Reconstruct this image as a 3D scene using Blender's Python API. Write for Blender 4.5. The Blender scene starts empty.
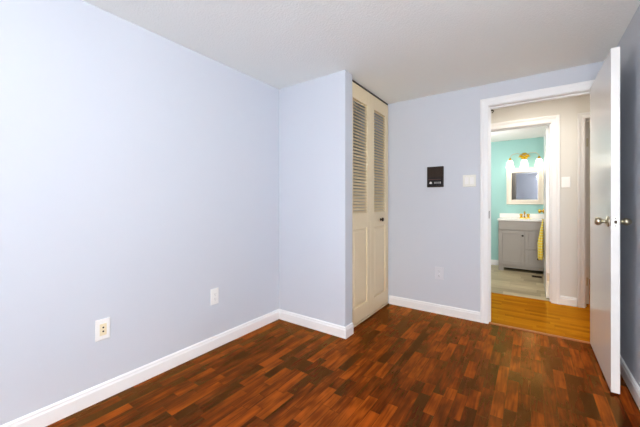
import bpy, bmesh, math
from mathutils import Vector, Matrix
S = bpy.context.scene
C = S.collection
R = math.radians

# ------------------------------------------------------------------ camera, world, lights, exposure
cd = bpy.data.cameras.new('camera'); cam = bpy.data.objects.new('camera', cd); C.objects.link(cam)
cam.location = (0, 0, 1.13); cam.rotation_euler = (R(90), 0, R(35.1))
cd.sensor_width = 36; cd.lens = 300 / 640 * 36; cd.shift_y = -10.5 / 640; cd.clip_start = 0.02
S.camera = cam

w = bpy.data.worlds.new('world'); S.world = w; w.use_nodes = True
bg = w.node_tree.nodes['Background']; bg.inputs[0].default_value = (.75, .86, 1, 1); bg.inputs[1].default_value = 1.0

def area(name, loc, rot, sx, sy, power, col, spread=180):
    l = bpy.data.lights.new(name, 'AREA'); l.shape = 'RECTANGLE'; l.size = sx; l.size_y = sy
    l.energy = power; l.color = col; l.spread = R(spread)
    o = bpy.data.objects.new(name, l); C.objects.link(o); o.location = loc; o.rotation_euler = rot
    return o
# daylight through the window in the wall behind the camera
area('window_daylight', (.35, -1.26, 1.22), (R(90), 0, 0), .22, 1.6, 36, (.94, .965, 1))
# warm hall ceiling lamp, added bathroom fill light, unseen light across the hall
area('hall_ceiling_lamp', (-.02, 3.50, 2.285), (0, 0, 0), .24, .24, 8.6, (1, .91, .78))
l = bpy.data.lights.new('bathroom_fill', 'POINT'); l.energy = 11.5; l.color = (1, .97, .96); l.shadow_soft_size = .10
o = bpy.data.objects.new('bathroom_fill', l); C.objects.link(o); o.location = (-.75, 5.2, 1.80)
area('far_room_light', (.95, 5.1, 2.2), (0, 0, 0), .4, .4, 4, (1, .9, .75))
S.view_settings.view_transform = 'Standard'; S.view_settings.look = 'None'
S.view_settings.gamma = 1; S.view_settings.use_curve_mapping = False
S.view_settings.exposure = 0.55
FILL_GLOBE = 46   # brightness of the added fill globe in the bedroom
S.cycles.max_bounces = 10; S.cycles.diffuse_bounces = 8
S.cycles.sample_clamp_indirect = 6
S.cycles.use_denoising = True

# ------------------------------------------------------------------ materials
def srgb(r, g, b):
    f = lambda c: (c / 255) / 12.92 if c / 255 <= .04045 else ((c / 255 + .055) / 1.055) ** 2.4
    return (f(r), f(g), f(b), 1)

def mat(name, col, rough=.5, metal=0, emit=None, es=0, bump=None, spec=.5, coat=0):
    m = bpy.data.materials.new(name); m.use_nodes = True
    nt = m.node_tree; p = nt.nodes['Principled BSDF']
    p.inputs['Base Color'].default_value = col; p.inputs['Roughness'].default_value = rough
    p.inputs['Metallic'].default_value = metal; p.inputs['Specular IOR Level'].default_value = spec
    p.inputs['Coat Weight'].default_value = coat
    if emit: p.inputs['Emission Color'].default_value = emit; p.inputs['Emission Strength'].default_value = es
    if bump:
        scale, strength, dist = bump
        tc = nt.nodes.new('ShaderNodeTexCoord'); n = nt.nodes.new('ShaderNodeTexNoise'); b = nt.nodes.new('ShaderNodeBump')
        n.inputs['Scale'].default_value = scale; n.inputs['Detail'].default_value = 3
        b.inputs['Strength'].default_value = strength; b.inputs['Distance'].default_value = dist
        nt.links.new(tc.outputs['Object'], n.inputs['Vector']); nt.links.new(n.outputs[0], b.inputs['Height'])
        nt.links.new(b.outputs[0], p.inputs['Normal'])
    return m

def wood(name, ramp, width, length, along, rough, board=0, seam=.0012, seam_col=(.01, .004, .002, 1), grain=.5, spec=.5, gloss=None):
    """strips of random length laid along axis `along` (0 = x, 1 = y), one tone per strip, streaked grain"""
    m = bpy.data.materials.new(name); m.use_nodes = True
    nt = m.node_tree; N = nt.nodes; L = nt.links; p = N['Principled BSDF']
    def math_(op, a, b=None, c=None):
        n = N.new('ShaderNodeMath'); n.operation = op
        for i, v in enumerate((a, b, c)):
            if v is None: continue
            if isinstance(v, (int, float)): n.inputs[i].default_value = v
            else: L.new(v, n.inputs[i])
        return n.outputs[0]
    def rnd(a, b=None, k=0.0):
        cx = N.new('ShaderNodeCombineXYZ'); L.new(a, cx.inputs[0])
        if b is not None: L.new(b, cx.inputs[1])
        cx.inputs[2].default_value = k
        wn = N.new('ShaderNodeTexWhiteNoise'); wn.noise_dimensions = '3D'; L.new(cx.outputs[0], wn.inputs['Vector'])
        return wn.outputs['Value']
    tc = N.new('ShaderNodeTexCoord'); sp = N.new('ShaderNodeSeparateXYZ'); L.new(tc.outputs['Object'], sp.inputs[0])
    u, v = (sp.outputs[1], sp.outputs[0]) if along == 1 else (sp.outputs[0], sp.outputs[1])   # u along, v across
    vr = math_('DIVIDE', v, width); row = math_('FLOOR', vr); fv = math_('FRACT', vr)
    ur = math_('ADD', math_('DIVIDE', u, length), math_('MULTIPLY', rnd(row, None, 1.7), 9.0))
    cell = math_('FLOOR', ur); fu = math_('FRACT', ur)
    split = math_('MULTIPLY_ADD', rnd(row, cell, 4.3), .5, .25)
    second = math_('GREATER_THAN', fu, split)
    cid = math_('MULTIPLY_ADD', cell, 2.0, second)
    tone = rnd(row, cid, 7.7)
    # grain
    off = math_('MULTIPLY', tone, 37.0)
    cx = N.new('ShaderNodeCombineXYZ')
    L.new(math_('MULTIPLY_ADD', u, 3.0, off), cx.inputs[0]); L.new(math_('MULTIPLY', v, 42.0), cx.inputs[1]); L.new(off, cx.inputs[2])
    nz = N.new('ShaderNodeTexNoise'); L.new(cx.outputs[0], nz.inputs['Vector']); nz.inputs['Scale'].default_value = 1
    nz.inputs['Detail'].default_value = 4; nz.inputs['Distortion'].default_value = 1.2
    cx2 = N.new('ShaderNodeCombineXYZ')
    L.new(math_('MULTIPLY_ADD', u, 5.0, off), cx2.inputs[0]); L.new(math_('MULTIPLY', v, 14.0), cx2.inputs[1]); L.new(off, cx2.inputs[2])
    nz2 = N.new('ShaderNodeTexNoise'); L.new(cx2.outputs[0], nz2.inputs['Vector']); nz2.inputs['Scale'].default_value = 1
    nz2.inputs['Detail'].default_value = 2
    g = math_('ADD', math_('MULTIPLY', math_('SUBTRACT', nz.outputs[0], .5), grain), math_('MULTIPLY', math_('SUBTRACT', nz2.outputs[0], .5), grain * 1.3))
    f = math_('ADD', math_('MULTIPLY_ADD', tone, .7, .15), g)
    cr = N.new('ShaderNodeValToRGB'); L.new(f, cr.inputs[0])
    el = cr.color_ramp.elements
    while len(el) < len(ramp): el.new(.5)
    for e, (pos, col) in zip(el, ramp): e.position = pos; e.color = col
    # seams
    dv = math_('MULTIPLY', math_('MINIMUM', fv, math_('SUBTRACT', 1.0, fv)), width)
    du = math_('MULTIPLY', math_('MINIMUM', math_('MINIMUM', fu, math_('SUBTRACT', 1.0, fu)), math_('ABSOLUTE', math_('SUBTRACT', fu, split))), length)
    sm = math_('LESS_THAN', math_('MINIMUM', dv, du), seam)
    mx = N.new('ShaderNodeMixRGB'); L.new(math_('MULTIPLY', sm, .6), mx.inputs[0]); L.new(cr.outputs[0], mx.inputs[1]); mx.inputs[2].default_value = seam_col
    L.new(mx.outputs[0], p.inputs['Base Color'])
    p.inputs['Specular IOR Level'].default_value = 0 if gloss else spec
    L.new(math_('MULTIPLY_ADD', nz2.outputs[0], .10, rough - .05), p.inputs['Roughness'])
    b = N.new('ShaderNodeBump'); b.inputs['Strength'].default_value = .12; b.inputs['Distance'].default_value = .002
    L.new(nz.outputs[0], b.inputs['Height']); L.new(b.outputs[0], p.inputs['Normal'])
    if gloss:   # gloss tinted amber, painting a golden glow into its reflections
        gl = N.new('ShaderNodeBsdfGlossy'); gl.inputs['Color'].default_value = gloss; gl.inputs['Roughness'].default_value = rough
        fr = N.new('ShaderNodeFresnel'); fr.inputs['IOR'].default_value = 1.55; ms = N.new('ShaderNodeMixShader')
        L.new(b.outputs[0], gl.inputs['Normal']); L.new(fr.outputs[0], ms.inputs[0]); L.new(p.outputs[0], ms.inputs[1]); L.new(gl.outputs[0], ms.inputs[2])
        L.new(ms.outputs[0], N['Material Output'].inputs['Surface'])
    return m

LAV = mat('lavender_paint', srgb(202, 207, 216), .55, spec=.3, bump=(90, .05, .002))
CEIL = mat('stippled_ceiling', srgb(247, 251, 248), .9, spec=.1, bump=(95, .55, .006))
CEIL2 = mat('smooth_ceiling', srgb(248, 246, 244), .9, spec=.1)
BEIGE = mat('beige_paint', srgb(221, 220, 215), .6, spec=.3)
TILE = mat('pale_grey_tile', srgb(214, 214, 214), .35)
TEAL = mat('mint_paint', srgb(166, 212, 207), .6, spec=.3)
WHITE = mat('white_trim_paint', srgb(238, 239, 240), .35, spec=.5)
DOORW = mat('white_gloss_paint', srgb(232, 232, 231), .22, spec=.5)
CREAM = mat('cream_paint', srgb(228, 212, 178), .42, spec=.5)
CREAM_D = mat('closet_interior_paint', srgb(120, 105, 85), .8)
DARKGAP = mat('dark_metal_track', srgb(40, 34, 28), .6)
PLATE = mat('white_plastic', srgb(240, 240, 238), .3)
IVORY = mat('ivory_plastic', srgb(236, 224, 190), .35)
HOLE = mat('black_slot', srgb(15, 13, 12), .6)
PANEL = mat('dark_brown_plastic', srgb(44, 33, 26), .5, spec=.25)
BLACK = mat('black_plastic', srgb(16, 14, 16), .3, spec=.3)
ICON = mat('pale_print', srgb(225, 225, 225), .5)
ICON2 = mat('grey_print', srgb(140, 138, 138), .5)
NICKEL = mat('satin_nickel', srgb(196, 190, 168), .28, metal=1)
STEEL = mat('plain_steel', srgb(190, 188, 184), .35, metal=1)
BRASS = mat('polished_brass', srgb(232, 190, 60), .22, metal=1)
GOLD = mat('gold_leaf_metal', srgb(226, 178, 40), .35, metal=.8)
BRONZE = mat('dark_bronze', srgb(52, 40, 30), .35, metal=.7)
GREY = mat('grey_cabinet_paint', srgb(164, 158, 152), .45)
COUNTER = mat('white_cultured_marble', srgb(246, 244, 240), .2)
FRAME = mat('antique_white_wood', srgb(240, 230, 215), .45)
MIRROR = mat('mirror_glass', srgb(140, 140, 142), .02, metal=1)
SHADE = mat('frosted_lit_glass', srgb(255, 250, 240), .4, emit=(1, .93, .80, 1), es=1.35)
TOWEL = None
FLOOR = wood('red_brown_parquet', [(0.0, srgb(38, 11, 4)), (.3, srgb(62, 20, 5)), (.62, srgb(98, 36, 6)), (1.0, srgb(144, 64, 16))], .060, .46, 1, .18, grain=.95, gloss=(1, .48, .14, 1))
HALLF = wood('honey_oak_boards', [(0.0, srgb(140, 74, 6)), (.5, srgb(174, 97, 10)), (1.0, srgb(196, 120, 20))], .057, .9, 0, .26, grain=.35, seam_col=srgb(110, 56, 14), gloss=(1, .62, .06, 1))
BATHF = wood('greige_vinyl_planks', [(0.0, srgb(140, 124, 96)), (.5, srgb(176, 160, 126)), (1.0, srgb(200, 186, 154))], .15, 1.2, 0, .4, grain=.6, seam_col=srgb(90, 78, 60))
def towel_mat():
    m = mat('yellow_striped_terry', srgb(236, 208, 70), .95, spec=.1, bump=(400, .5, .003)); nt = m.node_tree; p = nt.nodes['Principled BSDF']
    tc = nt.nodes.new('ShaderNodeTexCoord'); wv = nt.nodes.new('ShaderNodeTexWave'); wv.bands_direction = 'Z'; wv.inputs['Scale'].default_value = 9
    cr = nt.nodes.new('ShaderNodeValToRGB'); cr.color_ramp.elements[0].color = srgb(238, 205, 50); cr.color_ramp.elements[1].color = srgb(226, 222, 150)
    nt.links.new(tc.outputs['Object'], wv.inputs['Vector']); nt.links.new(wv.outputs[0], cr.inputs[0]); nt.links.new(cr.outputs[0], p.inputs['Base Color'])
    return m
TOWEL = towel_mat()

# ------------------------------------------------------------------ mesh helpers
def obj(name, bm, m, parent=None, smooth=False, bevel=0, loc=None):
    me = bpy.data.meshes.new(name); bmesh.ops.recalc_face_normals(bm, faces=bm.faces); bm.to_mesh(me); bm.free()
    for x in (m if isinstance(m, (list, tuple)) else [m]): me.materials.append(x)
    if smooth:
        for f in me.polygons: f.use_smooth = True
    o = bpy.data.objects.new(name, me); C.objects.link(o)
    if parent: o.parent = parent
    if loc: o.location = loc
    if bevel:
        b = o.modifiers.new('bevel', 'BEVEL'); b.width = bevel; b.segments = 2; b.limit_method = 'ANGLE'; b.angle_limit = R(40)
    return o
def box(bm, x0, y0, z0, x1, y1, z1, mi=None):
    vs = [bm.verts.new((x, y, z)) for x in (x0, x1) for y in (y0, y1) for z in (z0, z1)]
    idx = [((0, 1, 3, 2), (-1, 0, 0)), ((4, 6, 7, 5), (1, 0, 0)), ((0, 4, 5, 1), (0, -1, 0)), ((2, 3, 7, 6), (0, 1, 0)), ((0, 2, 6, 4), (0, 0, -1)), ((1, 5, 7, 3), (0, 0, 1))]
    for q, n in idx:
        f = bm.faces.new([vs[i] for i in q])
        if mi: f.material_index = mi(Vector(n))
def boxes(*bs, mi=None):
    bm = bmesh.new()
    for b in bs: box(bm, *b, mi=mi)
    return bm
def sweep(bm, prof, p0, p1, A, B, m0=0, m1=0):
    """extrude a profile [(a,b)...] from p0 to p1; m0/m1 shift the ends by m*a (mitres)"""
    p0, p1, A, B = Vector(p0), Vector(p1), Vector(A), Vector(B); d = (p1 - p0).normalized()
    r0 = [bm.verts.new(p0 + A * a + B * b - d * (m0 * a)) for a, b in prof]
    r1 = [bm.verts.new(p1 + A * a + B * b + d * (m1 * a)) for a, b in prof]
    n = len(prof)
    for i in range(n): bm.faces.new((r0[i], r0[(i + 1) % n], r1[(i + 1) % n], r1[i]))
    bm.faces.new(r0); bm.faces.new(r1[::-1])
def lathe(bm, prof, origin, axis, seg=20):
    """revolve [(radius, height)...] about axis"""
    origin, axis = Vector(origin), Vector(axis).normalized()
    q = axis.to_track_quat('Z', 'Y'); rings = []
    for r, h in prof:
        if r < 1e-6: rings.append([bm.verts.new(origin + axis * h)])
        else: rings.append([bm.verts.new(origin + q @ Vector((r * math.cos(2 * math.pi * k / seg), r * math.sin(2 * math.pi * k / seg), h))) for k in range(seg)])
    for a, b in zip(rings, rings[1:]):
        for k in range(seg):
            k2 = (k + 1) % seg
            if len(a) == 1 and len(b) == 1: continue
            if len(a) == 1: bm.faces.new((a[0], b[k], b[k2]))
            elif len(b) == 1: bm.faces.new((a[k], a[k2], b[0]))
            else: bm.faces.new((a[k], a[k2], b[k2], b[k]))
def tube(bm, pts, r, seg=10):
    pts = [Vector(p) for p in pts]; rings = []
    for i, p in enumerate(pts):
        t = (pts[min(i + 1, len(pts) - 1)] - pts[max(i - 1, 0)]).normalized(); q = t.to_track_quat('Z', 'Y')
        rr = r[i] if isinstance(r, (list, tuple)) else r
        rings.append([bm.verts.new(p + q @ Vector((rr * math.cos(2 * math.pi * k / seg), rr * math.sin(2 * math.pi * k / seg), 0))) for k in range(seg)])
    for a, b in zip(rings, rings[1:]):
        for k in range(seg): bm.faces.new((a[k], a[(k + 1) % seg], b[(k + 1) % seg], b[k]))
    bm.faces.new(rings[0][::-1]); bm.faces.new(rings[-1])
def tag(o, label, cat=None, group=None, kind=None):
    o['label'] = label
    if cat: o['category'] = cat
    if group: o['group'] = group
    if kind: o['kind'] = kind
    return o
def empty(name, loc, rotz=0):
    o = bpy.data.objects.new(name, None); C.objects.link(o); o.location = loc; o.rotation_euler = (0, 0, rotz); o.empty_display_size = .1
    return o
def struct(name, bm, m, label, cat, parent=None, **k):
    o = obj(name, bm, m, parent, **k); return tag(o, label, cat, kind='structure')

# ------------------------------------------------------------------ dimensions
XL, XR, XC, YC, YB, YH, YBATH, YREAR, H = -2.02, .50, -1.27, 2.175, 3.21, 4.29, 6.31, -1.30, 2.245
YB2, YH2 = YB + .12, YH + .12
DX0, DX1, DZ = -.323, .427, 2.037          # bedroom doorway
BX0, BX1 = -.523, .187                     # bathroom doorway
FX0, FX1 = .482, 1.19                      # far room doorway
BWL, BWR = -1.15, .36                      # bathroom side walls

# ------------------------------------------------------------------ bedroom shell
struct('floor', boxes((XL - .1, YREAR - .1, -.06, XR + .1, YB + .01, 0)), FLOOR, 'glossy dark red-brown wood strip floor of the lavender bedroom', 'floor')
struct('ceiling', boxes((XL - .1, YREAR - .1, H, XR + .1, YB2, H + .08)), CEIL, 'off-white stippled ceiling above the lavender bedroom', 'ceiling')
struct('wall_left', boxes((XL - .12, YREAR - .12, 0, XL, YB2, H)), LAV, 'long lavender wall carrying the two low outlets', 'wall')
struct('wall_closet', boxes((XL, YC, 0, XC, YC + .12, H)), LAV, 'short lavender wall projecting beside the louvred closet door', 'wall')
side = lambda n: 1 if n.y > .5 else 0
struct('wall_back', boxes((XL, YB, 0, DX0 - .02, YB2, H), (DX0 - .02, YB, DZ + .02, DX1 + .02, YB2, H), (DX1 + .02, YB, 0, XR + .02, YB2, H), mi=side), [LAV, BEIGE],
       'lavender wall with the open doorway, dark intercom and light switch', 'wall')
struct('wall_right', boxes((XR, YREAR - .12, 0, XR + .12, YB, H)), LAV, 'shaded lavender-blue wall behind the open white door', 'wall')
WX0, WX1, WZ0, WZ1 = .19, .49, .36, 2.08
struct('wall_rear', boxes((XL, YREAR - .12, 0, WX0, YREAR, H), (WX1, YREAR - .12, 0, XR, YREAR, H), (WX0, YREAR - .12, 0, WX1, YREAR, WZ0), (WX0, YREAR - .12, WZ1, WX1, YREAR, H)), LAV,
       'lavender wall with the daylight window, opposite the doorway', 'wall')
bm = boxes((WX0, YREAR - .10, WZ0, WX0 + .05, YREAR - .03, WZ1), (WX1 - .05, YREAR - .10, WZ0, WX1, YREAR - .03, WZ1), (WX0 + .05, YREAR - .10, WZ0, WX1 - .05, YREAR - .03, WZ0 + .05),
           (WX0 + .05, YREAR - .10, WZ1 - .05, WX1 - .05, YREAR - .03, WZ1), (WX0 + .05, YREAR - .09, 1.20, WX1 - .05, YREAR - .04, 1.24))
struct('window_1', bm, WHITE, 'white framed window letting daylight into the bedroom', 'window')

BASE = [(0, 0), (.014, 0), (.014, .068), (.010, .078), (.010, .086), (.004, .094), (0, .094)]
def base(name, label, runs, m=WHITE):
    bm = bmesh.new()
    for p0, p1, n, m0, m1 in runs: sweep(bm, BASE, p0, p1, n, (0, 0, 1), m0, m1)
    struct(name, bm, m, label, 'baseboard')
base('baseboard_left', 'white baseboard along the long lavender wall', [((XL, YREAR, 0), (XL, YC, 0), (1, 0, 0), -1, -1)])
base('baseboard_closet', 'white baseboard wrapping the short wall beside the closet', [((XL, YC, 0), (XC, YC, 0), (0, -1, 0), -1, 1), ((XC, YC, 0), (XC, YC + .118, 0), (1, 0, 0), 1, 0)])
base('baseboard_back', 'white baseboard between the closet and the doorway', [((XC - .03, YB, 0), (DX0 - .07, YB, 0), (0, -1, 0), 0, 0)])
base('baseboard_right', 'white baseboard behind the open white door', [((XR, YREAR, 0), (XR, YB, 0), (-1, 0, 0), -1, -1)])

# door casings
CAS = lambda w_: [(.004, 0), (.004, .010), (.012, .013), (w_ * .55, .014), (w_ * .75, .019), (w_ - .004, .019), (w_, .015), (w_, 0)]
def casing(bm, x0, x1, z1, y, ny, w_, wr=None):
    """legs and head on wall plane y, outward normal (0,ny,0)"""
    B = (0, ny, 0)
    sweep(bm, CAS(w_), (x0, y, 0), (x0, y, z1), (-1, 0, 0), B, 0, 1)
    if wr: # narrow right leg beside a wall
        sweep(bm, CAS(wr), (x1, y, 0), (x1, y, z1), (1, 0, 0), B, 0, w_ / wr)
    else:
        sweep(bm, CAS(w_), (x1, y, 0), (x1, y, z1), (1, 0, 0), B, 0, 1)
    sweep(bm, CAS(w_), (x0, y, z1), (x1, y, z1), (0, 0, 1), B, 1, (wr / w_) if wr else 1)
def jamb(bm, x0, x1, z1, ya, yb, stop_y):
    box(bm, x0 - .019, ya, 0, x0, yb, z1); box(bm, x1, ya, 0, x1 + .019, yb, z1); box(bm, x0 - .019, ya, z1, x1 + .019, yb, z1 + .019)
    box(bm, x0, stop_y, 0, x0 + .011, stop_y + .035, z1); box(bm, x1 - .011, stop_y, 0, x1, stop_y + .035, z1)
    box(bm, x0 + .011, stop_y, z1 - .011, x1 - .011, stop_y + .035, z1)
bm = bmesh.new(); casing(bm, DX0, DX1, DZ, YB, -1, .070, .066); casing(bm, DX0, DX1, DZ, YB2, 1, .070); jamb(bm, DX0, DX1, DZ, YB - .002, YB2 + .002, YB + .05)
t1 = struct('trim_1', bm, WHITE, 'white casing and jamb framing the bedroom doorway', 'door casing')
obj('strike_plate', boxes((DX0 - .001, YB + .008, .985, DX0 + .003, YB + .040, 1.055)), BRONZE, t1)
bm = bmesh.new()
tube(bm, [(DX0 + .002, 3.30, 2.018), (DX0 + .022, 3.30, 2.018), (DX0 + .032, 3.30, 2.008), (DX0 + .026, 3.30, 1.995), (DX0 + .018, 3.30, 1.998)], .006, 8)
tag(obj('screw_hook', bm, BRONZE), 'small dark hook near the top of the doorway jamb', 'hook')

# threshold strip between the two floors
bm = bmesh.new(); sweep(bm, [(0, 0), (0, .003), (.012, .008), (.028, .008), (.040, .003), (.040, 0)], (DX0, YB - .005, 0), (DX1, YB - .005, 0), (0, 1, 0), (0, 0, 1))
struct('trim_2', bm, mat('threshold_oak', srgb(150, 84, 34), .3), 'narrow wooden threshold strip between dark floor and honey hall floor', 'threshold')

# ------------------------------------------------------------------ hall, bathroom, far room
struct('floor_hall', boxes((-2.1, YB + .01, -.06, 1.9, YH + .06, 0)), HALLF, 'honey-orange wood board floor of the hall', 'floor')
struct('floor_bathroom', boxes((BWL - .1, YH + .06, -.06, BWR + .04, YBATH + .1, 0)), BATHF, 'pale greige plank floor of the bathroom', 'floor')
struct('floor_far_room', boxes((BWR + .04, YH + .06, -.06, 1.9, 6.0, 0)), HALLF, 'wood floor of the room beyond the hall', 'floor')
struct('ceiling_hall', boxes((-2.1, YB2, H + .06, 1.9, YH, H + .14)), CEIL2, 'off-white ceiling of the hall', 'ceiling')
struct('ceiling_bathroom', boxes((BWL - .1, YH2, H, BWR + .04, YBATH + .1, H + .08)), CEIL2, 'white ceiling of the mint bathroom', 'ceiling')
struct('ceiling_far_room', boxes((BWR + .04, YH2, H, 1.9, 6.0, H + .08)), CEIL2, 'ceiling of the room beyond the hall', 'ceiling')
hb = lambda n: 1 if n.y > .5 else 0
struct('wall_hall', boxes((-2.1, YH, 0, BX0 - .019, YH2, H + .08), (BX0 - .019, YH, DZ + .019, BX1 + .019, YH2, H + .08), (BX1 + .019, YH, 0, BWR, YH2, H + .08), mi=hb), [BEIGE, TILE],
       'beige hall wall around the bathroom doorway', 'wall')
struct('wall_hall_side', boxes((BWR, YH, 0, FX0 - .019, YH2, H + .08), (FX0 - .019, YH, DZ + .019, FX1 + .019, YH2, H + .08), (FX1 + .019, YH, 0, 1.9, YH2, H + .08)), BEIGE,
       'beige hall wall around the second hall doorway', 'wall')
struct('wall_hall_left', boxes((-2.2, YB2, 0, -2.1, YH2, H + .08)), BEIGE, 'beige end wall of the hall', 'wall')
struct('wall_hall_right', boxes((1.9, YB2, 0, 2.0, 6.0, H + .08)), BEIGE, 'beige far end wall of the hall', 'wall')
struct('wall_hall_near', boxes((XR + .02, YB, 0, 1.9, YB2, H + .08)), BEIGE, 'beige hall wall next to the bedroom', 'wall')
struct('wall_bathroom_back', boxes((BWL, YBATH, 0, BWR, YBATH + .1, H)), TEAL, 'mint green bathroom wall behind the vanity', 'wall')
struct('wall_bathroom_left', boxes((BWL - .1, YH2, 0, BWL, YBATH + .1, H)), TILE, 'pale grey tiled side wall of the bathroom', 'wall')
struct('wall_bathroom_right', boxes((BWR, YH2, 0, BWR + .08, YBATH + .1, H), mi=lambda n: 1 if n.x > .5 else 0), [TILE, BEIGE], 'pale side wall behind the bathroom door', 'wall')
struct('wall_far_room', boxes((BWR + .08, 5.95, 0, 1.9, 6.05, H)), BEIGE, 'beige wall of the room beyond the hall', 'wall')
base('baseboard_hall', 'short white baseboard between the two hall doorways', [((BX1 + .08, YH, 0), (FX0 - .07, YH, 0), (0, -1, 0), 0, 0), ((-2.1, YH, 0), (BX0 - .08, YH, 0), (0, -1, 0), 0, 0)])
base('baseboard_bathroom', 'white baseboard under the mint bathroom wall', [((BWL, YBATH, 0), (-.44, YBATH, 0), (0, -1, 0), -1, 0)])
bm = bmesh.new(); casing(bm, BX0, BX1, DZ, YH, -1, .080); jamb(bm, BX0, BX1, DZ, YH - .002, YH2 + .002, YH + .04)
struct('trim_3', bm, WHITE, 'white casing around the bathroom doorway', 'door casing')
bm = bmesh.new(); casing(bm, FX0, FX1, DZ, YH, -1, .066); jamb(bm, FX0, FX1, DZ, YH - .002, YH2 + .002, YH + .04)
struct('trim_4', bm, WHITE, 'white casing of the second hall doorway, by the light switch', 'door casing')

# ------------------------------------------------------------------ bedroom door, open against the right wall
def knob_prof(): return [(0, 0), (.033, 0), (.033, .004), (.028, .009), (.016, .012), (.012, .016), (.0105, .024), (.013, .029), (.020, .033), (.0245, .041), (.0255, .050), (.022, .059), (.014, .064), (0, .066)]
def knob_short(): return [(0, 0), (.033, 0), (.033, .004), (.026, .008), (.012, .010), (.0105, .018), (.016, .022), (.022, .030), (.023, .039), (.018, .050), (.010, .058), (0, .062)]
d1 = empty('door_1', (DX1, YB - .012, 0)); tag(d1, 'white flush bedroom door standing open beside the right wall', 'door', kind='structure')
obj('panel', boxes((-.040, -.757, .012, 0, 0, 2.045)), DOORW, d1, bevel=.002)
ky, kz = -.757 + .062, 1.018
bm = bmesh.new(); lathe(bm, knob_prof(), (-.040, ky, kz), (-1, 0, 0), 24); obj('knob', bm, NICKEL, d1, smooth=True)
bm = bmesh.new(); lathe(bm, knob_short(), (0, ky, kz), (1, 0, 0), 24); obj('knob', bm, NICKEL, d1, smooth=True)
lp = obj('latch_plate', boxes((-.033, -.7585, kz - .030, -.007, -.7565, kz + .028)), STEEL, d1)
bm = bmesh.new(); sweep(bm, [(-.006, -.009), (.006, -.009), (.006, .009), (-.006, .009)], (-.020, -.757, kz), (-.020, -.766, kz), (1, 0, 0), (0, 0, 1)); obj('latch_bolt', bm, BRONZE, lp)
bm = bmesh.new()
for z in (kz - .023, kz + .021): lathe(bm, [(0, 0), (.0035, 0), (.0025, .001), (0, .001)], (-.020, -.7585, z), (0, -1, 0), 8)
obj('screw', bm, DARKGAP, lp)
for z in (.28, 1.05, 1.82):
    bm = bmesh.new(); lathe(bm, [(0, -.045), (.006, -.045), (.006, .045), (0, .045)], (.004, .004, z), (0, 0, 1), 10)
    obj('hinge', bm, NICKEL, d1)

# ------------------------------------------------------------------ bathroom door (open into the bathroom) and far-room door
d2 = empty('door_2', (BX1, YH2 + .008, 0)); tag(d2, 'white bathroom door swung open, seen edge on', 'door', kind='structure')
obj('panel', boxes((-.042, .004, .012, -.004, .70, 2.03)), DOORW, d2, bevel=.002)
bm = bmesh.new(); lathe(bm, knob_prof(), (-.042, .638, 1.02), (-1, 0, 0), 20); obj('knob', bm, BRASS, d2, smooth=True)
bm = bmesh.new(); lathe(bm, knob_prof(), (-.004, .638, 1.02), (1, 0, 0), 20); obj('knob', bm, BRASS, d2, smooth=True)
for z in (.26, 1.83):
    obj('hinge', boxes((-.034, -.001, z - .045, -.005, .004, z + .045)), STEEL, d2)
bm = bmesh.new(); tube(bm, [(-.042, .55, .905), (-.056, .55, .905), (-.064, .55, .908), (-.066, .55, .918)], .005, 8); obj('robe_hook', bm, BRASS, d2, smooth=True)
d3 = empty('door_3', (FX0, YH2 + .008, 0)); tag(d3, 'white door of the second hall doorway, a sliver seen beside its casing', 'door', kind='structure')
obj('panel', boxes((.006, .004, .012, .046, .70, 2.03)), DOORW, d3, bevel=.002)
for z in (.26, 1.80):
    obj('hinge', boxes((.008, -.001, z - .045, .036, .004, z + .045)), NICKEL, d3)

# towel gathered on the hook
bm = bmesh.new(); rows, cols = 16, 33; grid = []
TX, TY = BX1 - .042, YH2 + .008 + .55
for i in range(rows + 1):
    f = i / rows; z = .905 - .52 * f
    hw_ = .022 + .085 * min(1, f * 1.6) ** .8; dep = .007 + .021 * min(1, f * 1.7)
    ring = []
    for k in range(cols):
        a = 2 * math.pi * k / cols
        rr = 1 + .22 * math.sin(5 * a + .6) * min(1, f * 3)
        ring.append(bm.verts.new((TX - .006 - 1.22 * dep + dep * math.cos(a) * rr, TY + hw_ * math.sin(a) * rr * (1 + .04 * math.sin(9 * f)), z)))
    grid.append(ring)
for a, b in zip(grid, grid[1:]):
    for k in range(cols): bm.faces.new((a[k], a[(k + 1) % cols], b[(k + 1) % cols], b[k]))
bm.faces.new(grid[0][::-1]); bm.faces.new(grid[-1])
tag(obj('hand_towel', bm, TOWEL, smooth=True), 'yellow striped hand towel hanging on the bathroom door', 'towel')

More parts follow.
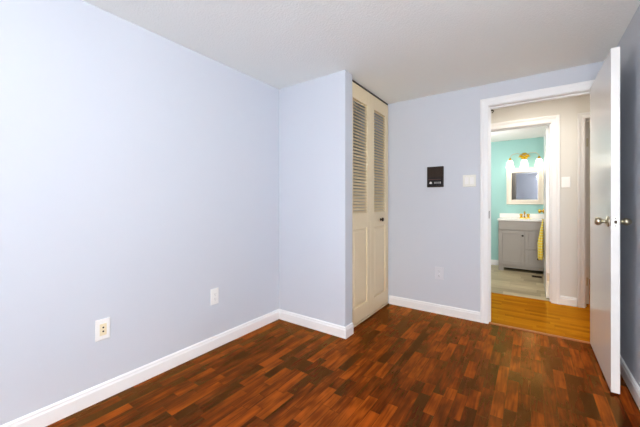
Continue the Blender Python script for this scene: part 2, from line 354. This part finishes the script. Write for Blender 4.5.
# ------------------------------------------------------------------ bifold closet door
cl = empty('bifold_closet_door', (XC - .04, YC + .12, 0)); tag(cl, 'tall cream bifold closet door with louvred upper half and dark knob', 'closet door', kind='thing')
def bifold(y0, y1, name='door_leaf'):
    """one leaf in the plane x<=0 of the empty, from y0 to y1; frame + raised lower panel + louvres"""
    t, s = -.030, .078; zb, zt = .022, 2.222; zl0, zl1, zp0, zp1 = 1.03, 2.085, .165, .89
    bm = boxes((t, y0, zb, 0, y0 + s, zt), (t, y1 - s, zb, 0, y1, zt), (t, y0 + s, zb, 0, y1 - s, zp0), (t, y0 + s, zp1, 0, y1 - s, zl0), (t, y0 + s, zl1, 0, y1 - s, zt))
    leaf = obj(name, bm, CREAM, cl, bevel=.0015)
    bm = bmesh.new(); a0, a1 = y0 + s, y1 - s
    box(bm, t + .006, a0, zp0, -.013, a1, zp1)
    # raised field with sloped border
    o = [(-.013, a0 + .004, zp0 + .004), (-.013, a1 - .004, zp0 + .004), (-.013, a1 - .004, zp1 - .004), (-.013, a0 + .004, zp1 - .004)]
    i = [(-.003, a0 + .032, zp0 + .032), (-.003, a1 - .032, zp0 + .032), (-.003, a1 - .032, zp1 - .032), (-.003, a0 + .032, zp1 - .032)]
    vo = [bm.verts.new(p) for p in o]; vi = [bm.verts.new(p) for p in i]
    for k in range(4): bm.faces.new((vo[k], vo[(k + 1) % 4], vi[(k + 1) % 4], vi[k]))
    bm.faces.new(vi)
    obj('raised_panel', bm, CREAM, leaf)
    bm = bmesh.new(); n = 36
    for k in range(n):
        z = zl0 + (k + .5) * (zl1 - zl0) / n
        # slat slopes down and outwards
        sweep(bm, [(-.024, .007), (-.003, -.013), (-.001, -.013), (-.001, -.009), (-.022, .011), (-.024, .011)], (0, a0, z), (0, a1, z), (1, 0, 0), (0, 0, 1))
    obj('louvre', bm, CREAM, leaf)
    return leaf
bifold(.012, .452)
lf = bifold(.455, .900)
bm = bmesh.new(); lathe(bm, [(0, 0), (.016, 0), (.015, .003), (.009, .007), (.010, .014), (.020, .020), (.022, .027), (.016, .033), (0, .034)], (0, .692, .955), (1, 0, 0), 18)
obj('knob', bm, BRONZE, lf, smooth=True)
obj('top_track', boxes((-.026, .008, 2.230, -.006, .907, H - .0005)), DARKGAP, cl)
obj('floor_track', boxes((-.032, .005, .0005, -.002, .910, .008)), CREAM, cl)

# ------------------------------------------------------------------ wall plates
def plate_bm(w_, h_, d=.006):
    bm = bmesh.new(); e = .004
    b = [(-w_ / 2, 0, -h_ / 2), (w_ / 2, 0, -h_ / 2), (w_ / 2, 0, h_ / 2), (-w_ / 2, 0, h_ / 2)]
    m_ = [(x, -d * .5, z) for x, _, z in b]
    f = [(x - math.copysign(e, x), -d, z - math.copysign(e, z)) for x, _, z in b]
    vb, vm, vf = ([bm.verts.new(p) for p in q] for q in (b, m_, f))
    for A_, B_ in ((vb, vm), (vm, vf)):
        for k in range(4): bm.faces.new((A_[k], A_[(k + 1) % 4], B_[(k + 1) % 4], B_[k]))
    bm.faces.new(vf); bm.faces.new(vb[::-1])
    return bm
def screws(parent, pts, y):
    for x, z in pts:
        bm = bmesh.new(); lathe(bm, [(0, 0), (.0032, 0), (.0025, .0012), (0, .0012)], (x, y, z), (0, -1, 0), 10); obj('screw', bm, PLATE, parent, smooth=True)
def slots(parent, z, y, m=HOLE, s=1):
    obj('slot', boxes((-.0075 * s, y - .0006, z - .004, -.0055 * s, y + .001, z + .005)), m, parent)
    obj('slot', boxes((.0055 * s, y - .0006, z - .003, .0075 * s, y + .001, z + .004)), m, parent)
    bm = bmesh.new(); lathe(bm, [(0, 0), (.0026, 0), (.0026, .0015), (0, .0015)], (0, y + .0009, z - .010), (0, -1, 0), 8); obj('ground_hole', bm, m, parent)
# local frame: plate in xz plane, faces -y.  rotz +90 faces +x (left wall)
o1 = empty('wall_outlet', (XL, .695, .402), R(90)); tag(o1, 'white wall plate with ivory centre and two dark sockets, nearest on the left wall', 'outlet')
obj('cover_plate', plate_bm(.074, .120), PLATE, o1)
ins = obj('jack_insert', boxes((-.017, -.0085, -.033, .017, -.005, .033)), IVORY, o1, bevel=.001); ins['label'] = 'ivory centre insert'
for z in (-.010, .012):
    bm = bmesh.new(); lathe(bm, [(0, 0), (.0048, 0), (.0048, .0015), (0, .0015)], (0, -.0078, z), (0, -1, 0), 12); obj('socket_hole', bm, HOLE, ins)
screws(o1, [(0, .044), (0, -.046)], -.006)
o2 = empty('wall_outlet', (XL, 1.442, .402), R(90)); tag(o2, 'slim white outlet on the left wall, nearer the closet corner', 'outlet')
obj('cover_plate', plate_bm(.070, .124), PLATE, o2)
dc = obj('receptacle', boxes((-.0165, -.0085, -.034, .0165, -.005, .034)), PLATE, o2, bevel=.001)
LG = mat('grey_slot', srgb(150, 150, 150), .5)
slots(dc, .019, -.0085, LG); slots(dc, -.017, -.0085, LG); screws(o2, [(0, .050), (0, -.050)], -.006)
PP = mat('painted_plate', srgb(212, 214, 222), .4)
o3 = empty('wall_outlet', (-.765, YB, .412)); tag(o3, 'white outlet low on the wall between closet and doorway', 'outlet')
obj('cover_plate', plate_bm(.086, .128), PP, o3)
for z in (.024, -.024):
    bm = bmesh.new(); lathe(bm, [(.0165, 0), (.0165, .0025), (.015, .003), (0, .003)], (0, -.0055, z), (0, -1, 0), 20); q = obj('receptacle', bm, PP, o3)
    slots(q, z, -.0088, HOLE if z < 0 else LG)
screws(o3, [(0, 0)], -.006)
def rocker(parent, x, m):
    bm = bmesh.new(); sweep(bm, [(-.0335, 0), (-.0335, -.0035), (0, -.0045), (.0335, -.0075), (.0335, 0)], (x - .016, -.005, 0), (x + .016, -.005, 0), (0, 0, 1), (0, 1, 0))
    obj('rocker', bm, m, parent)
s1 = empty('light_switch', (-.487, YB, 1.345)); tag(s1, 'two-gang white light switch beside the bedroom doorway', 'light switch')
obj('cover_plate', plate_bm(.116, .114), mat('ivory_white_plastic', srgb(236, 236, 228), .25), s1)
rocker(s1, -.023, IVORY if False else PLATE); rocker(s1, .023, PLATE); screws(s1, [(-.023, .047), (.023, .047), (-.023, -.047), (.023, -.047)], -.006)
s2 = empty('light_switch', (.3185, YH, 1.36)); tag(s2, 'single white light switch on the beige hall wall', 'light switch')
obj('cover_plate', plate_bm(.078, .122), PLATE, s2); rocker(s2, 0, PLATE); screws(s2, [(0, .050), (0, -.050)], -.006)

# dark intercom panel with pale printed icons
ip = empty('intercom_panel', (-.802, YB, 1.398)); tag(ip, 'dark brown intercom panel with small pale icons on the lavender wall', 'intercom')
obj('housing', boxes((-.081, -.022, -.105, .081, 0, .105)), PANEL, ip, bevel=.004)
bm = bmesh.new()
for k in range(9): box(bm, -.068, -.0245, .008 + k * .010, .068, -.021, .013 + k * .010)
obj('speaker_grille', bm, mat('brown_grille', srgb(54, 40, 28), .6, spec=.2), ip)
cp = obj('control_strip', boxes((-.074, -.0245, -.093, .074, -.021, -.012)), BLACK, ip)
obj('status_bar', boxes((-.066, -.0252, -.030, .060, -.0242, -.024)), mat('maroon_print', srgb(84, 50, 44), .5), cp)
bm = bmesh.new(); vs = [bm.verts.new(p) for p in ((-.055, -.0252, -.071), (-.029, -.0252, -.071), (-.031, -.0252, -.056), (-.042, -.0252, -.047), (-.053, -.0252, -.056))]
r = bmesh.ops.extrude_face_region(bm, geom=[bm.faces.new(vs)]); bmesh.ops.translate(bm, verts=[v for v in r['geom'] if isinstance(v, bmesh.types.BMVert)], vec=(0, .001, 0))
obj('icon', bm, ICON, cp)
for k, (x0, x1) in enumerate(((-.008, .008), (.013, .026), (.031, .041), (.046, .056))):
    obj('button', boxes((x0, -.0252, -.071, x1, -.0242, -.052)), ICON2 if k < 3 else mat('light_grey_print', srgb(180, 178, 176), .5), cp)

# ------------------------------------------------------------------ bathroom: vanity, counter, faucet, mirror, light, floor vent
VX0, VX1, VY, VZ = -.448, .274, 5.885, .835
va = empty('bathroom_vanity', ((VX0 + VX1) / 2, VY, 0)); tag(va, 'grey bathroom vanity cabinet with one door and two drawers', 'vanity')
hw = (VX1 - VX0) / 2
bm = boxes((-hw, 0, .085, hw, .415, VZ), (-hw, 0, 0, -hw + .075, .06, .085), (hw - .075, 0, 0, hw, .06, .085), (-hw, .36, 0, -hw + .05, .415, .085), (hw - .05, .36, 0, hw, .415, .085))
obj('body', bm, GREY, va, bevel=.002)
obj('skirt', boxes((-hw + .075, .004, .055, hw - .075, .024, .086)), GREY, va)
def shaker(name, x0, x1, z0, z1, parent, rail=.045):
    bm = boxes((x0, -.018, z0, x0 + rail, 0, z1), (x1 - rail, -.018, z0, x1, 0, z1), (x0 + rail, -.018, z0, x1 - rail, 0, z0 + rail), (x0 + rail, -.018, z1 - rail, x1 - rail, 0, z1), (x0 + rail, -.005, z0 + rail, x1 - rail, 0, z1 - rail))
    return obj(name, bm, GREY, parent, bevel=.0015)
def vknob(x, z, p):
    bm = bmesh.new(); lathe(bm, [(0, 0), (.008, 0), (.006, .004), (.006, .012), (.013, .018), (.014, .023), (.009, .028), (0, .029)], (x, -.018, z), (0, -1, 0), 14); obj('knob', bm, BRONZE, p, smooth=True)
obj('false_front', boxes((-hw + .012, -.018, .690, hw - .012, 0, .812)), GREY, va, bevel=.002)
dr = shaker('door', -hw + .012, .004, .108, .672, va); vknob(-.022, .60, dr)
for z0, z1 in ((.108, .375), (.388, .672)):
    q = shaker('drawer', .014, hw - .012, z0, z1, va, .04); vknob((.014 + hw - .012) / 2, (z0 + z1) / 2, q)
cx = (VX0 + VX1) / 2
ct = empty('vanity_countertop', (cx, VY, VZ)); tag(ct, 'white vanity countertop on the grey bathroom cabinet', 'countertop')
obj('slab', boxes((-hw - .014, -.018, 0, hw + .014, .422, .032)), COUNTER, ct, bevel=.004)
tag(obj('backsplash', boxes((-hw - .014, 0, 0, hw + .014, .020, .080)), COUNTER, bevel=.003, loc=(cx, VY + .4045, VZ + .032)), 'low white backsplash strip along the mint wall behind the faucet', 'backsplash')
bm = bmesh.new(); rg = []
for r_, z in ((1, .0318), (.97, .0325), (.93, .0325), (.9, .0318)): rg.append([bm.verts.new((.20 * r_ * math.cos(a * math.pi / 16), .19 + .14 * r_ * math.sin(a * math.pi / 16), z)) for a in range(32)])
for a, b in zip(rg, rg[1:]):
    for k in range(32): bm.faces.new((a[k], a[(k + 1) % 32], b[(k + 1) % 32], b[k]))
bm.faces.new(rg[-1]); bm.faces.new(rg[0][::-1])
obj('basin', bm, COUNTER, ct, smooth=True)
ZT = VZ + .032
fa = empty('faucet', (cx, VY + .368, ZT + .0006)); tag(fa, 'small yellow brass two-handle faucet on the white vanity top', 'faucet')
obj('base', boxes((-.075, -.024, 0, .075, .024, .014)), BRASS, fa, bevel=.004)
bm = bmesh.new(); tube(bm, [(0, 0, .012), (0, 0, .075), (0, -.012, .100), (0, -.045, .112), (0, -.085, .100), (0, -.095, .082)], [.013, .012, .011, .011, .010, .010], 12); obj('spout', bm, BRASS, fa, smooth=True)
for x in (-.051, .051):
    bm = bmesh.new(); lathe(bm, [(0, .012), (.020, .012), (.016, .022), (.012, .040), (.021, .048), (.024, .062), (.018, .074), (0, .078)], (x, 0, 0), (0, 0, 1), 14); obj('handle', bm, BRASS, fa, smooth=True)

MX0, MX1, MZ0, MZ1 = -.357, .180, 1.105, 1.742
mi_ = empty('bathroom_mirror', ((MX0 + MX1) / 2, YBATH, MZ0)); tag(mi_, 'white wood framed mirror above the bathroom vanity', 'mirror')
mw, mh = (MX1 - MX0) / 2, MZ1 - MZ0
FP = [(0, 0), (0, .022), (.010, .032), (.028, .026), (.050, .034), (.072, .034), (.082, .024), (.082, 0)]
bm = bmesh.new(); FB = [(.082 - a, b) for a, b in FP]
ix, iz0, iz1 = mw - .082, .082, mh - .082
sweep(bm, FB, (-ix, 0, iz0), (-ix, 0, iz1), (-1, 0, 0), (0, -1, 0), 1, 1); sweep(bm, FB, (ix, 0, iz0), (ix, 0, iz1), (1, 0, 0), (0, -1, 0), 1, 1)
sweep(bm, FB, (-ix, 0, iz1), (ix, 0, iz1), (0, 0, 1), (0, -1, 0), 1, 1); sweep(bm, FB, (-ix, 0, iz0), (ix, 0, iz0), (0, 0, -1), (0, -1, 0), 1, 1)
obj('frame', bm, FRAME, mi_)
obj('glass', boxes((-ix, -.010, iz0, ix, -.002, iz1)), MIRROR, mi_)

vl = empty('vanity_light', (-.092, YBATH, 1.90)); tag(vl, 'three-shade brass vanity light with glowing glass above the mirror', 'wall lamp')
bm = bmesh.new(); lathe(bm, [(0, 0), (.060, 0), (.056, .012), (.030, .022), (.012, .026), (.012, .10)], (0, 0, .045), (0, -1, 0), 20); obj('wall_mount', bm, GOLD, vl, smooth=True)
bm = bmesh.new()
for k in range(7):   # leaf spray round the mount
    a = R(180 * k / 6); px, pz = math.cos(a), math.sin(a)
    L_ = .075; n = Vector((-pz, 0, px)) * .017
    c0 = Vector((.015 * px, -.10, .03 + .015 * pz)); c1 = c0 + Vector((px * L_ * .5, -.02, pz * L_ * .28)); c2 = c0 + Vector((px * L_, 0, pz * L_ * .5 - .010))
    t = Vector((0, .006, 0)); v = [bm.verts.new(p) for p in (c0, c1 + n, c2, c1 - n, c0 + t, c1 + n + t, c2 + t, c1 - n + t)]
    bm.faces.new(v[:4]); bm.faces.new(v[7:3:-1])
    for q in range(4): bm.faces.new((v[q], v[4 + q], v[4 + (q + 1) % 4], v[(q + 1) % 4]))
obj('leaf_ornament', bm, GOLD, vl)
for sx in (-1, 1):
    bm = bmesh.new(); tube(bm, [(sx * x, -.13, z) for x, z in ((0, .035), (.04, .058), (.09, .078), (.13, .080), (.17, .066), (.197, .036), (.205, .0))], .0065, 8); obj('arm', bm, NICKEL, vl, smooth=True)
for x in (-.205, 0, .205):
    bm = bmesh.new(); lathe(bm, [(0, .012), (.012, .010), (.022, -.014), (.028, -.030), (0, -.030)], (x, -.13, 0), (0, 0, 1), 14); obj('cap', bm, GOLD, vl, smooth=True)
    bm = bmesh.new(); lathe(bm, [(.024, -.026), (.040, -.045), (.050, -.080), (.055, -.120), (.064, -.155), (.060, -.155), (.051, -.119), (.046, -.080), (.036, -.047), (.020, -.030)], (x, -.13, 0), (0, 0, 1), 24)
    obj('shade', bm, SHADE, vl, smooth=True)
    l = bpy.data.lights.new('vanity_bulb', 'POINT'); l.energy = .2; l.color = (1, .93, .80); l.shadow_soft_size = .03
    lo = bpy.data.objects.new('vanity_bulb', l); C.objects.link(lo); lo.location = (-.092 + x, YBATH - .13, 1.90 - .17)

fv = empty('floor_vent', (.14, 5.66, 0)); tag(fv, 'dark floor vent register in the bathroom planks before the vanity', 'floor vent')
obj('frame', boxes((-.13, -.055, 0, .0 , -.045, .006), (-.13, .045, 0, .0, .055, .006), (-.13, -.045, 0, -.12, .045, .006), (-.01, -.045, 0, 0, .045, .006)), BRONZE, fv)
bm = boxes((-.12, -.045, 0, -.01, .045, .001))
for k in range(7): box(bm, -.12, -.040 + k * .0125, .001, -.01, -.036 + k * .0125, .005)
obj('grille', bm, BRONZE, fv)

# added bedroom fill light, a glowing globe under the ceiling, out of view
gp = empty('fill_globe', (.335, .15, H)); tag(gp, 'added glowing fill globe under the bedroom ceiling, out of view', 'fill light')
bm = bmesh.new(); lathe(bm, [(0, 0), (.065, 0), (.06, -.018), (.012, -.024), (.012, -.07), (.04, -.075), (.04, -.09), (0, -.09)], (0, 0, 0), (0, 0, 1), 24); obj('canopy', bm, NICKEL, gp, smooth=True)
bm = bmesh.new(); lathe(bm, [(0, -.16)] + [(.16 * math.sin(R(a)), -.16 * math.cos(R(a))) for a in range(12, 180, 12)] + [(0, .16)], (0, 0, -.24), (0, 0, 1), 32)
obj('glow_globe', bm, mat('fill_glow', (1, 1, 1, 1), .5, emit=(1, .99, .97, 1), es=FILL_GLOBE), gp, smooth=True)
